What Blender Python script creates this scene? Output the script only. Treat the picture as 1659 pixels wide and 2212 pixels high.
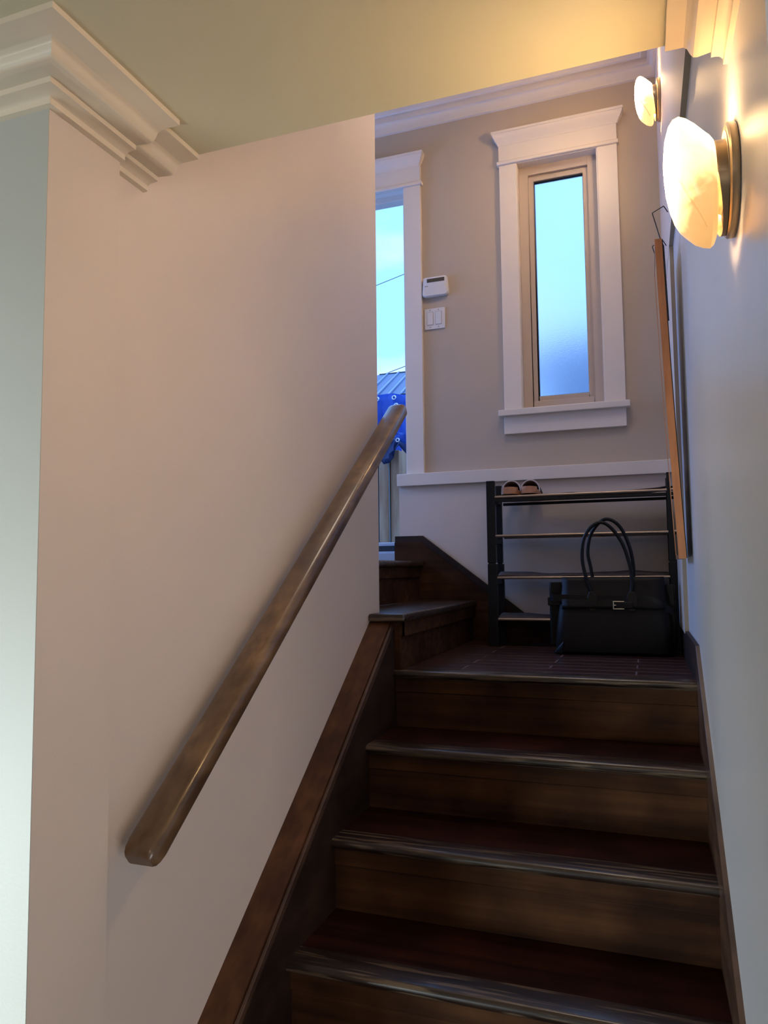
import bpy, bmesh, math, random
from mathutils import Vector, Matrix
random.seed(7)
for o in list(bpy.data.objects): bpy.data.objects.remove(o)
S = bpy.context.scene
COL = S.collection
H = 1.63        # eye height above the lower floor; all coordinates below are measured from the eye, H is added when linking

# ------------------------------------------------------------------ camera
cam = bpy.data.cameras.new('camera'); co = bpy.data.objects.new('camera', cam); COL.objects.link(co); S.camera = co
F = 1597.57; yaw, pit, rol = map(math.radians, (-19.875, 4.40688, -0.587))
fw = Vector((math.sin(yaw)*math.cos(pit), math.cos(yaw)*math.cos(pit), math.sin(pit)))
rt = Vector((math.cos(yaw), -math.sin(yaw), 0)); up = rt.cross(fw)
r2 = rt*math.cos(rol)+up*math.sin(rol); u2 = -rt*math.sin(rol)+up*math.cos(rol)
co.matrix_world = Matrix(((r2.x, u2.x, -fw.x, 0), (r2.y, u2.y, -fw.y, 0), (r2.z, u2.z, -fw.z, H), (0, 0, 0, 1)))
cam.sensor_fit = 'HORIZONTAL'; cam.sensor_width = 36; cam.lens = F/1659*36
cam.clip_start = 0.02

# ------------------------------------------------------------------ exposure, sky
S.view_settings.view_transform = 'Standard'; S.view_settings.look = 'None'
S.view_settings.exposure = 0.40; S.view_settings.gamma = 1.0; S.view_settings.use_curve_mapping = False
SKY = 1.14
w = bpy.data.worlds.new('sky'); S.world = w; w.use_nodes = True
nt = w.node_tree; nt.nodes.clear()
tc = nt.nodes.new('ShaderNodeTexCoord'); mp = nt.nodes.new('ShaderNodeMapping')
mp.inputs['Scale'].default_value = (3, 3, 7)
nz = nt.nodes.new('ShaderNodeTexNoise'); nz.inputs['Scale'].default_value = 1.3; nz.inputs['Detail'].default_value = 5
cr = nt.nodes.new('ShaderNodeValToRGB')
cr.color_ramp.elements[0].position = .46; cr.color_ramp.elements[0].color = (.30, .68, 1.45, 1)
cr.color_ramp.elements[1].position = .68; cr.color_ramp.elements[1].color = (.62, .78, 1.35, 1)
bg = nt.nodes.new('ShaderNodeBackground'); bg.inputs['Strength'].default_value = SKY
out = nt.nodes.new('ShaderNodeOutputWorld')
nt.links.new(tc.outputs['Generated'], mp.inputs['Vector']); nt.links.new(mp.outputs['Vector'], nz.inputs['Vector'])
nt.links.new(nz.outputs['Fac'], cr.inputs['Fac']); nt.links.new(cr.outputs['Color'], bg.inputs['Color'])
nt.links.new(bg.outputs['Background'], out.inputs['Surface'])

def area(name, loc, aim, sx, sy, power, color, portal=False):
    l = bpy.data.lights.new(name, 'AREA'); l.shape = 'RECTANGLE'; l.size = sx; l.size_y = sy
    l.energy = power; l.color = color
    o = bpy.data.objects.new(name, l); COL.objects.link(o)
    o.location = (loc[0], loc[1], loc[2]+H)
    o.rotation_euler = Vector(aim).to_track_quat('-Z', 'Z').to_euler()
    if portal: l.cycles.is_portal = True
    return o
# daylight through the windows of the room behind the viewer
dl = area('daylight_room_window', (-2.5, -1.2, -.95), (.06, 1, -.10), 1.7, .8, 68, (.84, .97, 1.0)); dl.data.spread = math.radians(110)
# added soft fill below the hall ceiling, no known fixture there
area('hall_fill_light', (-.38, 2.35, 2.36), (0, 0, -1), 0.5, 0.5, 5.6, (1, .84, .68))
area('side_fill_light', (2.2, -1.3, -.45), (-1, .92, -.05), 1.6, 1.2, 34, (.98, .96, 1.0))  # added fill from the right behind the viewer, no known window there
# added blue fill at the closed end of the upper hall, tints the right wall
area('hall_blue_fill', (-2.95, 2.95, 1.15), (1, -.02, -.12), .85, 1.7, 56, (.20, .40, 1.0))
# added warm fill for the stair walls, above and behind the viewer
pl = bpy.data.lights.new('room_fill_light', 'POINT'); pl.energy = 3.5; pl.color = (1, .82, .66); pl.shadow_soft_size = .16
po = bpy.data.objects.new('room_fill_light', pl); COL.objects.link(po); po.location = (-.1, -.25, .55+H)
# the open doorway lets the sky in
area('door_portal', (-1.72, 3.58, .98), (0, -1, 0), 1.1, 1.85, 1, (1, 1, 1), True)

# ------------------------------------------------------------------ materials
def M(name, col, rough=.5, col2=None, nscale=(4, 4, 4), metal=0, spec=.5, bump=0, bscale=60, detail=4, coat=0, rng=(.3, .7), rough2=None):
    m = bpy.data.materials.new(name); m.use_nodes = True; t = m.node_tree; b = t.nodes['Principled BSDF']
    b.inputs['Roughness'].default_value = rough; b.inputs['Metallic'].default_value = metal
    b.inputs['Specular IOR Level'].default_value = spec
    if coat: b.inputs['Coat Weight'].default_value = coat; b.inputs['Coat Roughness'].default_value = .12
    c = t.nodes.new('ShaderNodeTexCoord'); mm = t.nodes.new('ShaderNodeMapping'); mm.inputs['Scale'].default_value = nscale
    t.links.new(c.outputs['Object'], mm.inputs['Vector'])
    n = t.nodes.new('ShaderNodeTexNoise'); n.inputs['Scale'].default_value = 1; n.inputs['Detail'].default_value = detail
    t.links.new(mm.outputs['Vector'], n.inputs['Vector'])
    r = t.nodes.new('ShaderNodeValToRGB')
    r.color_ramp.elements[0].position = rng[0]; r.color_ramp.elements[1].position = rng[1]
    r.color_ramp.elements[0].color = (*col, 1); r.color_ramp.elements[1].color = (*(col2 or [x*1.04 for x in col]), 1)
    t.links.new(n.outputs['Fac'], r.inputs['Fac']); t.links.new(r.outputs['Color'], b.inputs['Base Color'])
    if rough2 is not None:
        mr = t.nodes.new('ShaderNodeMapRange'); mr.inputs['To Min'].default_value = rough; mr.inputs['To Max'].default_value = rough2
        t.links.new(n.outputs['Fac'], mr.inputs['Value']); t.links.new(mr.outputs['Result'], b.inputs['Roughness'])
    if bump:
        n2 = t.nodes.new('ShaderNodeTexNoise'); n2.inputs['Scale'].default_value = bscale; n2.inputs['Detail'].default_value = 3
        t.links.new(c.outputs['Object'], n2.inputs['Vector'])
        bp = t.nodes.new('ShaderNodeBump'); bp.inputs['Strength'].default_value = bump; bp.inputs['Distance'].default_value = .002
        t.links.new(n2.outputs['Fac'], bp.inputs['Height']); t.links.new(bp.outputs['Normal'], b.inputs['Normal'])
    return m
def wood(name, dark, light, axis, rough=.32, worn=None, coat=.25, spec=.5):
    """fine grain stretched along one axis, mottled like stained maple, optional rubbed-through wear"""
    sc = {'x': (1.6, 38, 38), 'y': (38, 1.6, 38), 'r': (38, 1.9, 30)}[axis]
    m = M(name, dark, rough, light, sc, coat=coat, spec=spec, rng=(.28, .78), detail=6, rough2=rough+.14)
    t = m.node_tree; b = t.nodes['Principled BSDF']; ramp = [n for n in t.nodes if n.type == 'VALTORGB'][0]
    c = [n for n in t.nodes if n.type == 'TEX_COORD'][0]
    n2 = t.nodes.new('ShaderNodeTexNoise'); n2.inputs['Scale'].default_value = 5.5; n2.inputs['Detail'].default_value = 3
    t.links.new(c.outputs['Object'], n2.inputs['Vector'])
    r2_ = t.nodes.new('ShaderNodeValToRGB'); r2_.color_ramp.elements[0].position = .35; r2_.color_ramp.elements[1].position = .68
    r2_.color_ramp.elements[0].color = (.55, .5, .5, 1); r2_.color_ramp.elements[1].color = (1.35, 1.4, 1.35, 1)
    t.links.new(n2.outputs['Fac'], r2_.inputs['Fac'])
    mx = t.nodes.new('ShaderNodeMix'); mx.data_type = 'RGBA'; mx.blend_type = 'MULTIPLY'; mx.inputs['Factor'].default_value = 1
    t.links.new(ramp.outputs['Color'], mx.inputs['A']); t.links.new(r2_.outputs['Color'], mx.inputs['B'])
    last = mx.outputs['Result']
    if worn:
        mp_ = t.nodes.new('ShaderNodeMapping'); mp_.inputs['Scale'].default_value = (5, 90, 90)
        t.links.new(c.outputs['Object'], mp_.inputs['Vector'])
        n3 = t.nodes.new('ShaderNodeTexNoise'); n3.inputs['Scale'].default_value = 1; n3.inputs['Detail'].default_value = 7
        t.links.new(mp_.outputs['Vector'], n3.inputs['Vector'])
        r3 = t.nodes.new('ShaderNodeValToRGB'); r3.color_ramp.elements[0].position = .52; r3.color_ramp.elements[1].position = .60
        t.links.new(n3.outputs['Fac'], r3.inputs['Fac'])
        m2 = t.nodes.new('ShaderNodeMix'); m2.data_type = 'RGBA'
        t.links.new(r3.outputs['Color'], m2.inputs['Factor']); t.links.new(last, m2.inputs['A']); m2.inputs['B'].default_value = (*worn, 1)
        last = m2.outputs['Result']
    t.links.new(last, b.inputs['Base Color'])
    return m
def planks(name, dark, light):
    m = bpy.data.materials.new(name); m.use_nodes = True; t = m.node_tree; b = t.nodes['Principled BSDF']
    b.inputs['Roughness'].default_value = .34; b.inputs['Coat Weight'].default_value = .15
    c = t.nodes.new('ShaderNodeTexCoord')
    br = t.nodes.new('ShaderNodeTexBrick'); br.inputs['Scale'].default_value = 1
    br.inputs['Brick Width'].default_value = .55; br.inputs['Row Height'].default_value = .083; br.inputs['Mortar Size'].default_value = .0028
    br.inputs['Color1'].default_value = (*dark, 1); br.inputs['Color2'].default_value = (*light, 1); br.inputs['Mortar'].default_value = (.17, .12, .12, 1)
    t.links.new(c.outputs['Object'], br.inputs['Vector'])
    mp_ = t.nodes.new('ShaderNodeMapping'); mp_.inputs['Scale'].default_value = (2, 60, 60)
    n = t.nodes.new('ShaderNodeTexNoise'); n.inputs['Scale'].default_value = 1; n.inputs['Detail'].default_value = 5
    t.links.new(c.outputs['Object'], mp_.inputs['Vector']); t.links.new(mp_.outputs['Vector'], n.inputs['Vector'])
    r = t.nodes.new('ShaderNodeValToRGB'); r.color_ramp.elements[0].color = (.6, .6, .6, 1); r.color_ramp.elements[1].color = (1.4, 1.4, 1.4, 1)
    r.color_ramp.elements[0].position = .3; r.color_ramp.elements[1].position = .7
    t.links.new(n.outputs['Fac'], r.inputs['Fac'])
    mx = t.nodes.new('ShaderNodeMix'); mx.data_type = 'RGBA'; mx.blend_type = 'MULTIPLY'; mx.inputs['Factor'].default_value = 1
    t.links.new(br.outputs['Color'], mx.inputs['A']); t.links.new(r.outputs['Color'], mx.inputs['B'])
    t.links.new(mx.outputs['Result'], b.inputs['Base Color'])
    bp = t.nodes.new('ShaderNodeBump'); bp.inputs['Strength'].default_value = .35; bp.inputs['Distance'].default_value = .002; bp.invert = True
    t.links.new(br.outputs['Fac'], bp.inputs['Height']); t.links.new(bp.outputs['Normal'], b.inputs['Normal'])
    return m

PAINT = (.635, .54, .475)
m_wall = M('greige_wall_paint', PAINT, .42, None, (3, 3, 3), bump=.12, bscale=220, spec=.4)
m_far = M('taupe_wall_paint', (.47, .385, .305), .42, None, (3, 3, 3), bump=.12, bscale=220, spec=.4)
m_wall_sg = M('blue_cast_satin_wall', (.60, .61, .645), .31, None, (3, 3, 3), bump=.10, bscale=90, spec=.55)  # bluish cast of the daylight mixed into the wall's base colour
m_near = M('pale_room_wall_paint', (.42, .42, .385), .5, None, (3, 3, 3), bump=.1, bscale=200)
m_ceil = M('cream_ceiling_paint', (.60, .54, .375), .6, None, (2, 2, 2), bump=.08, bscale=150)
m_trim = M('white_trim_paint', (.71, .635, .57), .32, None, (5, 5, 5), bump=.03, bscale=60)
m_crown = M('cream_crown_paint', (.68, .585, .455), .34, None, (5, 5, 5), bump=.03, bscale=60)
m_trimroom = M('pale_room_trim_paint', (.60, .60, .55), .4, None, (5, 5, 5))
m_edge = M('dark_bronze_edge', (.34, .28, .20), .5)
m_tan = M('tan_window_frame', (.50, .41, .35), .42, None, (6, 6, 6))
m_gasket = M('black_gasket', (.02, .02, .02), .5)
D, L = (.017, .0075, .0050), (.047, .022, .013)
m_tread = wood('tread_wood', (.014, .0036, .0021), (.038, .0095, .005), 'x', .5, coat=0, spec=.1)
m_riser = wood('riser_wood', (.028, .0105, .005), (.084, .035, .015), 'x', .62, coat=0, spec=.10)
m_nose = wood('nosing_wood', (.011, .0055, .0045), (.028, .015, .011), 'x', .28, worn=(.11, .075, .048), coat=.35)
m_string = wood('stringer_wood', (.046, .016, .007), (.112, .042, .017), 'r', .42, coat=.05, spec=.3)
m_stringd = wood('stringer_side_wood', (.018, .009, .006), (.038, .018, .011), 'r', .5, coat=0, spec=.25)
m_rail = wood('handrail_wood', (.075, .040, .022), (.215, .125, .062), 'r', .26, coat=.4)
m_floor = planks('landing_planks', (.020, .0075, .0068), (.040, .013, .010))
m_lfloor = planks('lower_floor_planks', (.03, .014, .009), (.05, .022, .012))
m_skirt = wood('skirt_wood', (.05, .024, .015), (.105, .055, .036), 'r', .38)
m_black = M('black_lacquered_rack', (.006, .0055, .0055), .45, spec=.25)
m_tube = M('satin_metal_tube', (.36, .29, .25), .33, metal=.85)
m_fab = M('brown_nonwoven_fabric', (.045, .028, .020), .85, (.07, .045, .03), (30, 30, 30), bump=.4, bscale=300)
m_leather = M('black_grained_leather', (.004, .0035, .0035), .5, (.007, .006, .006), (20, 20, 20), bump=.35, bscale=420, spec=.2)
m_strap = M('black_strap_leather', (.005, .0045, .005), .42, bump=.15, bscale=300, spec=.25)
m_steel = M('polished_buckle', (.75, .70, .64), .15, metal=1)
m_copper = M('copper_mirror_frame', (.46, .20, .09), .34, (.60, .27, .125), (60, 60, 8), metal=.55, bump=.2, bscale=500)
m_mirror = M('mirror_glass', (.85, .85, .85), .02, metal=1)
m_wire = M('dark_hook_wire', (.05, .045, .045), .3, metal=.8)
m_brass = M('brushed_sconce_metal', (.30, .235, .165), .34, metal=.8)
m_plas = M('white_plastic', (.66, .63, .61), .35)
m_lcd = M('olive_display', (.085, .07, .045), .2)
m_mark = M('grey_print', (.32, .3, .3), .5)
m_suede = M('tan_suede', (.42, .20, .11), .8, (.52, .26, .15), (40, 40, 40), bump=.4, bscale=400)
m_fleece = M('pale_piping', (.55, .48, .44), .9)
m_lining = M('dark_shoe_lining', (.06, .045, .038), .8, bump=.3, bscale=400)
m_alu = M('aluminium_threshold', (.55, .6, .68), .28, metal=.7)
m_post = M('weathered_post_wood', (.34, .17, .09), .8, (.60, .42, .28), (14, 14, 2.2), detail=7, bump=.3, bscale=60)
m_deck = M('wet_grey_decking', (.16, .16, .16), .5, (.25, .25, .25), (3, 20, 3))
m_tarp = M('blue_tarpaulin', (.004, .045, .36), .45, (.008, .08, .50), (5, 5, 5), bump=.8, bscale=14)
m_tarp_shade = M('shaded_blue_tarpaulin', (.003, .012, .075), .5, (.004, .018, .11), (5, 5, 5), bump=.6, bscale=18)  # tarp blue darkened to paint in the shade on the drape's underside
m_roof = M('grey_metal_roofing', (.11, .17, .31), .4, (.13, .20, .35), (2, 2, 2))
m_rib = M('pale_roof_seam', (.34, .45, .68), .35)
m_dark = M('dark_shed_timber', (.02, .022, .03), .7)
m_grom = M('zinc_grommet', (.75, .75, .78), .3, metal=.8)
m_cable = M('black_cable', (.2, .25, .28), .6)
m_grass = M('wet_ground', (.05, .07, .04), .9, (.10, .12, .08), (6, 6, 6))

def lampglass():
    m = bpy.data.materials.new('lit_alabaster_glass'); m.use_nodes = True; t = m.node_tree; b = t.nodes['Principled BSDF']
    b.inputs['Base Color'].default_value = (.50, .34, .17, 1); b.inputs['Roughness'].default_value = .3
    c = t.nodes.new('ShaderNodeTexCoord')
    d = t.nodes.new('ShaderNodeVectorMath'); d.operation = 'DISTANCE'; d.inputs[1].default_value = (-.072, -.01, .024)
    t.links.new(c.outputs['Object'], d.inputs[0])
    n = t.nodes.new('ShaderNodeTexNoise'); n.inputs['Scale'].default_value = 16; n.inputs['Detail'].default_value = 3; n.inputs['Distortion'].default_value = 1.2
    t.links.new(c.outputs['Object'], n.inputs['Vector'])
    ad = t.nodes.new('ShaderNodeMath'); ad.operation = 'MULTIPLY_ADD'; ad.inputs[1].default_value = .022
    t.links.new(n.outputs['Fac'], ad.inputs[0]); t.links.new(d.outputs['Value'], ad.inputs[2])
    r = t.nodes.new('ShaderNodeValToRGB'); e = r.color_ramp.elements
    e[0].position = .044; e[0].color = (1.0, .64, .30, 1)
    e[1].position = .145; e[1].color = (.0080, .0040, .00115, 1)
    x = e.new(.077); x.color = (.050, .030, .0125, 1)
    x = e.new(.101); x.color = (.0115, .0058, .0019, 1)
    t.links.new(ad.outputs['Value'], r.inputs['Fac'])
    t.links.new(r.outputs['Color'], b.inputs['Emission Color']); b.inputs['Emission Strength'].default_value = 64
    return m
m_lamp = lampglass()

m_ridge = m_lamp.copy(); m_ridge.name = 'lit_glass_ridge'
m_ridge.node_tree.nodes['Principled BSDF'].inputs['Emission Strength'].default_value = 52
def frosted():
    m = bpy.data.materials.new('frosted_window_glass'); m.use_nodes = True; t = m.node_tree; b = t.nodes['Principled BSDF']
    b.inputs['Base Color'].default_value = (.93, .97, 1, 1); b.inputs['Roughness'].default_value = .34
    b.inputs['Transmission Weight'].default_value = 1; b.inputs['IOR'].default_value = 1.25
    c = t.nodes.new('ShaderNodeTexCoord'); n = t.nodes.new('ShaderNodeTexNoise'); n.inputs['Scale'].default_value = 160
    t.links.new(c.outputs['Object'], n.inputs['Vector'])
    bp = t.nodes.new('ShaderNodeBump'); bp.inputs['Strength'].default_value = .25; bp.inputs['Distance'].default_value = .002
    t.links.new(n.outputs['Fac'], bp.inputs['Height']); t.links.new(bp.outputs['Normal'], b.inputs['Normal'])
    return m
m_frost = frosted()

# ------------------------------------------------------------------ mesh helpers
class B:
    def __init__(s): s.bm = bmesh.new()
    def box(s, x0, x1, y0, y1, z0, z1):
        return s.hexa([(x0,y0,z0),(x1,y0,z0),(x1,y1,z0),(x0,y1,z0),(x0,y0,z1),(x1,y0,z1),(x1,y1,z1),(x0,y1,z1)])
    def hexa(s, P):
        v = [s.bm.verts.new(p) for p in P]
        for f in ((0,3,2,1),(4,5,6,7),(0,1,5,4),(1,2,6,5),(2,3,7,6),(3,0,4,7)): s.bm.faces.new([v[i] for i in f])
        return s
    def prism(s, A, Bp):
        """two matching loops of points joined into a solid"""
        a = [s.bm.verts.new(p) for p in A]; b = [s.bm.verts.new(p) for p in Bp]; n = len(a)
        s.bm.faces.new(a[::-1]); s.bm.faces.new(b)
        for i in range(n): s.bm.faces.new((a[i], a[(i+1) % n], b[(i+1) % n], b[i]))
        return s
    def loft(s, rings, cap=True, closed=True):
        R = [[s.bm.verts.new(p) for p in r] for r in rings]; n = len(R[0])
        for i in range(len(R)-1):
            for j in range(n if closed else n-1):
                s.bm.faces.new((R[i][j], R[i][(j+1) % n], R[i+1][(j+1) % n], R[i+1][j]))
        if cap: s.bm.faces.new(R[0][::-1]); s.bm.faces.new(R[-1])
        return s
    def tube(s, pts, r, n=10, closed=False):
        pts = [Vector(p) for p in pts]; rings = []; prev = None
        for i, p in enumerate(pts):
            if closed: t = pts[(i+1) % len(pts)]-pts[i-1]
            else: t = (pts[min(i+1, len(pts)-1)]-pts[max(i-1, 0)])
            t.normalize()
            if prev is None: a = t.orthogonal().normalized()
            else: a = (prev - t*prev.dot(t)).normalized()
            prev = a; b = t.cross(a)
            rr = r[i] if isinstance(r, (list, tuple)) else r
            rings.append([p+(a*math.cos(k*2*math.pi/n)+b*math.sin(k*2*math.pi/n))*rr for k in range(n)])
        if closed: rings.append(rings[0]); return s.loft(rings, False)
        return s.loft(rings)
    def cyl(s, c, axis, r, h, n=32):
        a = {'x': Vector((1,0,0)), 'y': Vector((0,1,0)), 'z': Vector((0,0,1))}[axis]; c = Vector(c)
        return s.tube([c-a*h/2, c+a*h/2], r, n)
    def bevel(s, w, seg=2, ang=30):
        bmesh.ops.remove_doubles(s.bm, verts=s.bm.verts, dist=1e-6)
        bmesh.ops.recalc_face_normals(s.bm, faces=s.bm.faces)
        es = [e for e in s.bm.edges if len(e.link_faces) == 2 and e.calc_face_angle() > math.radians(ang)]
        bmesh.ops.bevel(s.bm, geom=es, offset=w, segments=seg, affect='EDGES', profile=.6, clamp_overlap=True)
        return s
    def obj(s, name, mat, parent=None, smooth=False, origin=None):
        bm = s.bm; bmesh.ops.remove_doubles(bm, verts=bm.verts, dist=1e-6)
        bmesh.ops.recalc_face_normals(bm, faces=bm.faces)
        me = bpy.data.meshes.new(name); ob = bpy.data.objects.new(name, me); COL.objects.link(ob)
        org = Vector((0, 0, 0))
        if parent:
            ob.parent = parent
            root = Vector((0,0,0)); q = parent
            while q: root += q.location; q = q.parent
            off = root - Vector((0, 0, H))
            bmesh.ops.translate(bm, verts=bm.verts, vec=-off)
        else:
            if origin is None:
                xs = [v.co for v in bm.verts]
                mn = [min(c[i] for c in xs) for i in range(3)]; mx = [max(c[i] for c in xs) for i in range(3)]
                origin = ((mn[0]+mx[0])/2, (mn[1]+mx[1])/2, mn[2])
            origin = Vector(origin)
            bmesh.ops.translate(bm, verts=bm.verts, vec=-origin); ob.location = origin+Vector((0, 0, H))
        for f in bm.faces: f.smooth = smooth
        bm.to_mesh(me); bm.free(); me.materials.append(mat)
        if smooth == 'auto' or smooth:
            try: me.set_sharp_from_angle(angle=math.radians(38))
            except Exception: pass
        return ob
def tag(o, label=None, cat=None, group=None, kind=None):
    if label: o['label'] = label
    if cat: o['category'] = cat
    if group: o['group'] = group
    if kind: o['kind'] = kind
    return o
def thing(name, loc, label, cat, group=None, kind=None):
    o = bpy.data.objects.new(name, None); COL.objects.link(o); o.empty_display_size = .05
    o.location = (loc[0], loc[1], loc[2]+H); return tag(o, label, cat, group, kind)
def struct(name, b, mat, label, cat, smooth=False):
    return tag(b.obj(name, mat, smooth=smooth), label, cat, kind='structure')
def copy_tree(o, parent=None):
    c = o.copy(); COL.objects.link(c); c.parent = parent
    for ch in o.children: copy_tree(ch, c)
    return c

# ------------------------------------------------------------------ main dimensions
ZC = .783           # low ceiling
ZU = 2.39           # ceiling of the tall part
YE = 1.143          # far edge of the low ceiling
ZF = -1.629         # lower floor
ZL = -.334          # landing
G, RI = .254, .185  # going, rise
XP = -.903; XN = -.873
YN0, YN1, YP1 = .875, 1.04, 2.44
YW = 3.43; YWU = 3.45
def W(y): return .1455-.0125*y

# ------------------------------------------------------------------ room shell
struct('floor', B().box(-4, 2.5, -3, 1.2, ZF-.1, ZF), m_lfloor, 'dark wooden floor at the foot of the stairs', 'floor')
b = B().box(-.84, .17, 2.372, 3.5, ZL-.2, ZL-.0005)
struct('floor', b, m_floor, 'reddish dark plank floor of the half landing', 'floor')
struct('ceiling', B().box(-4, 2.5, -3, YE, ZC, ZC+.32), m_ceil, 'low cream ceiling over the foot of the stairs', 'ceiling')
struct('ceiling', B().box(-3, .4, YE-.2, 3.8, ZU, ZU+.1), m_ceil, 'high ceiling above the landing', 'ceiling')
struct('wall_left', B().box(XP-.12, XP, YN1-.02, YP1, ZF, ZU), m_wall, 'beige stairwell wall behind the handrail', 'wall')
struct('wall_near_left', B().box(XN-.15, XN, YN0, YN1, ZF, ZC), m_wall, 'beige end of the left wall standing slightly proud', 'wall')
struct('wall_front_left', B().box(-4, XN-.0005, YN0-.0, YN0+.1, ZF, ZC).box(-4, XN, YN0-.0015, YN0, ZF, ZC), m_near, 'pale green-white wall facing the viewer at far left', 'wall')
b = B().prism([(W(.845), .845, ZF), (W(3.6), 3.6, ZF), (.40, 3.6, ZF), (.40, .845, ZF)], [(W(.845), .845, ZU), (W(3.6), 3.6, ZU), (.40, 3.6, ZU), (.40, .845, ZU)])
struct('wall_right', b, m_wall_sg, 'satin wall along the right of the stairs, blue daylight cast in its colour', 'wall')
# upper storey lining and lower panel of the right wall
b = B().prism([(W(YE)-.014, YE+.001, 1.152), (W(YW)-.014, YWU, 1.152), (W(YW)+.01, YWU, 1.152), (W(YE)+.01, YE+.001, 1.152)],
              [(W(YE)-.014, YE+.001, ZU), (W(YW)-.014, YWU, ZU), (W(YW)+.01, YWU, ZU), (W(YE)+.01, YE+.001, ZU)])
struct('wall_upper_right', b, m_wall, 'thicker upper part of the right wall around the far lamp', 'wall')
b = B().prism([(W(YE)-.0142, YE+.002, 1.151), (W(YW)-.0142, YW, 1.151), (W(YW)+.01, YW, 1.151), (W(YE)+.01, YE+.002, 1.151)],
              [(W(YE)-.0142, YE+.002, 1.1535), (W(YW)-.0142, YW, 1.1535), (W(YW)+.01, YW, 1.1535), (W(YE)+.01, YE+.002, 1.1535)])
struct('trim_1', b, m_edge, 'dark underside strip of the upper right wall', 'trim')
YV = 2.79
b = B().prism([(W(YV)-.0135, YV, ZL+.1), (W(YW)-.0135, YW, ZL+.1), (W(YW)+.01, YW, ZL+.1), (W(YV)+.01, YV, ZL+.1)],
              [(W(YV)-.0135, YV, 1.15), (W(YW)-.0135, YW, 1.15), (W(YW)+.01, YW, 1.15), (W(YV)+.01, YV, 1.15)])
struct('wall_panel_right', b, m_trim, 'white raised panel on the right wall behind the hanging mirror', 'wall')
b = B().prism([(W(YV)-.0135, YV-.002, ZL+.1), (W(YV)-.0135, YV, ZL+.1), (W(YV)+.01, YV, ZL+.1), (W(YV)+.01, YV-.002, ZL+.1)],
              [(W(YV)-.0135, YV-.002, 1.15), (W(YV)-.0135, YV, 1.15), (W(YV)+.01, YV, 1.15), (W(YV)+.01, YV-.002, 1.15)])
struct('trim_2', b, m_edge, 'dark upright edge of the white panel on the right wall', 'trim')
# far wall with window and door openings (upper part), half wall below
WX0, WX1, WZ0, WZ1 = -.555, -.170, .735, 1.945
DX1, DZ1 = -1.121, 1.985
YB = 3.56
b = B()
b.box(DX1, WX0, YWU, YB, ZL, ZU).box(-1.160, DX1, YWU, YB, ZL, .41).box(WX1, .16, YWU, YB, ZL, ZU)
b.box(WX0, WX1, YWU, YB, WZ1, ZU).box(WX0, WX1, YWU, YB, ZL, WZ0)
b.box(-3, DX1, YWU, YB, DZ1, ZU).box(-3, -2.35, YWU, YB, -.2, DZ1)
struct('wall_far', b, m_far, 'taupe far wall with a narrow window and a doorway', 'wall')
struct('wall_half', B().box(-1.160, .16, YW, YWU-.0005, ZL, .41), m_wall, 'lower half wall below the ledge behind the shoe rack', 'wall')
struct('trim_3', B().box(-1.164, W(YW)-.012, YW-.022, YWU, .402, .462).bevel(.003), m_trim, 'white ledge board running along the far wall', 'trim')
struct('wall_stair_left', B().box(-3.1, -3, 2.3, 3.6, -.2, ZU), m_wall, 'wall at the end of the upper hall', 'wall')
struct('wall_stair_near', B().box(-3, XP-.12, YP1-.12, YP1, -.4, ZU), m_wall, 'wall on the near side of the upper hall', 'wall')
struct('wall_above', B().box(-3, .4, YE-.12, YE, ZC+.32, ZU), m_wall, 'wall above the edge of the low ceiling', 'wall')
struct('wall_back', B().box(-4, 2.5, -3.1, -3, ZF, ZC), m_near, 'wall behind the viewer', 'wall')
struct('wall_room_left', B().box(-4.1, -4, -3, 1, ZF, ZC), m_near, 'far left wall of the lower room', 'wall')
struct('wall_room_right', B().box(2.5, 2.6, -3, 1, ZF, ZC).box(.40, 2.5, .845, .95, ZF, ZC), m_near, 'right wall of the lower room', 'wall')

# ------------------------------------------------------------------ crown mouldings
def crown_profile(wd, cove=True):
    """(distance from wall, drop below ceiling), wd = total projection"""
    P = [(wd, 0), (wd, .0092), (.70*wd, .0095)]
    C = [(.70, .0095), (.645, .0135), (.60, .0225), (.555, .0280), (.49, .0292), (.40, .0280), (.275, .0262)]
    for (a, b0), (c, d0) in zip(C, C[1:]):
        for k in range(1, 4): P.append(((a+(c-a)*k/3)*wd, b0+(d0-b0)*k/3))
    P += [(.272*wd, .0345), (.20*wd, .0347), (.135*wd, .0362), (.095*wd, .0400), (.088*wd, .0440), (.088*wd, .0495), (0, .0505), (0, 0)]
    return P
WL = .126
P = crown_profile(WL)
zz = lambda d: ZC-d
# left wall, near piece: mitred round the outer corner
b = B(); b.loft([[(-4, YN0-p, zz(d)) for p, d in P], [(XN+p, YN0-p, zz(d)) for p, d in P], [(XN+p, YN1, zz(d)) for p, d in P]])
struct('trim_4', b, m_crown, 'crown moulding wrapping the proud end of the left wall', 'crown moulding', True)
b = B(); b.loft([[(XP+p, YN1-.0, zz(d)) for p, d in P], [(XP+p, YE, zz(d)) for p, d in P]])
struct('trim_5', b, m_crown, 'short crown moulding ending at the ceiling edge on the left wall', 'crown moulding', True)
PR = crown_profile(.086)
b = B(); b.loft([[(2.4, .845-p, zz(d)) for p, d in PR], [(W(.845)-p, .845-p, zz(d)) for p, d in PR], [(W(YE)-p, YE, zz(d)) for p, d in PR]])
struct('trim_6', b, m_crown, 'crown moulding above the near lamp on the right wall', 'crown moulding', True)
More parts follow.
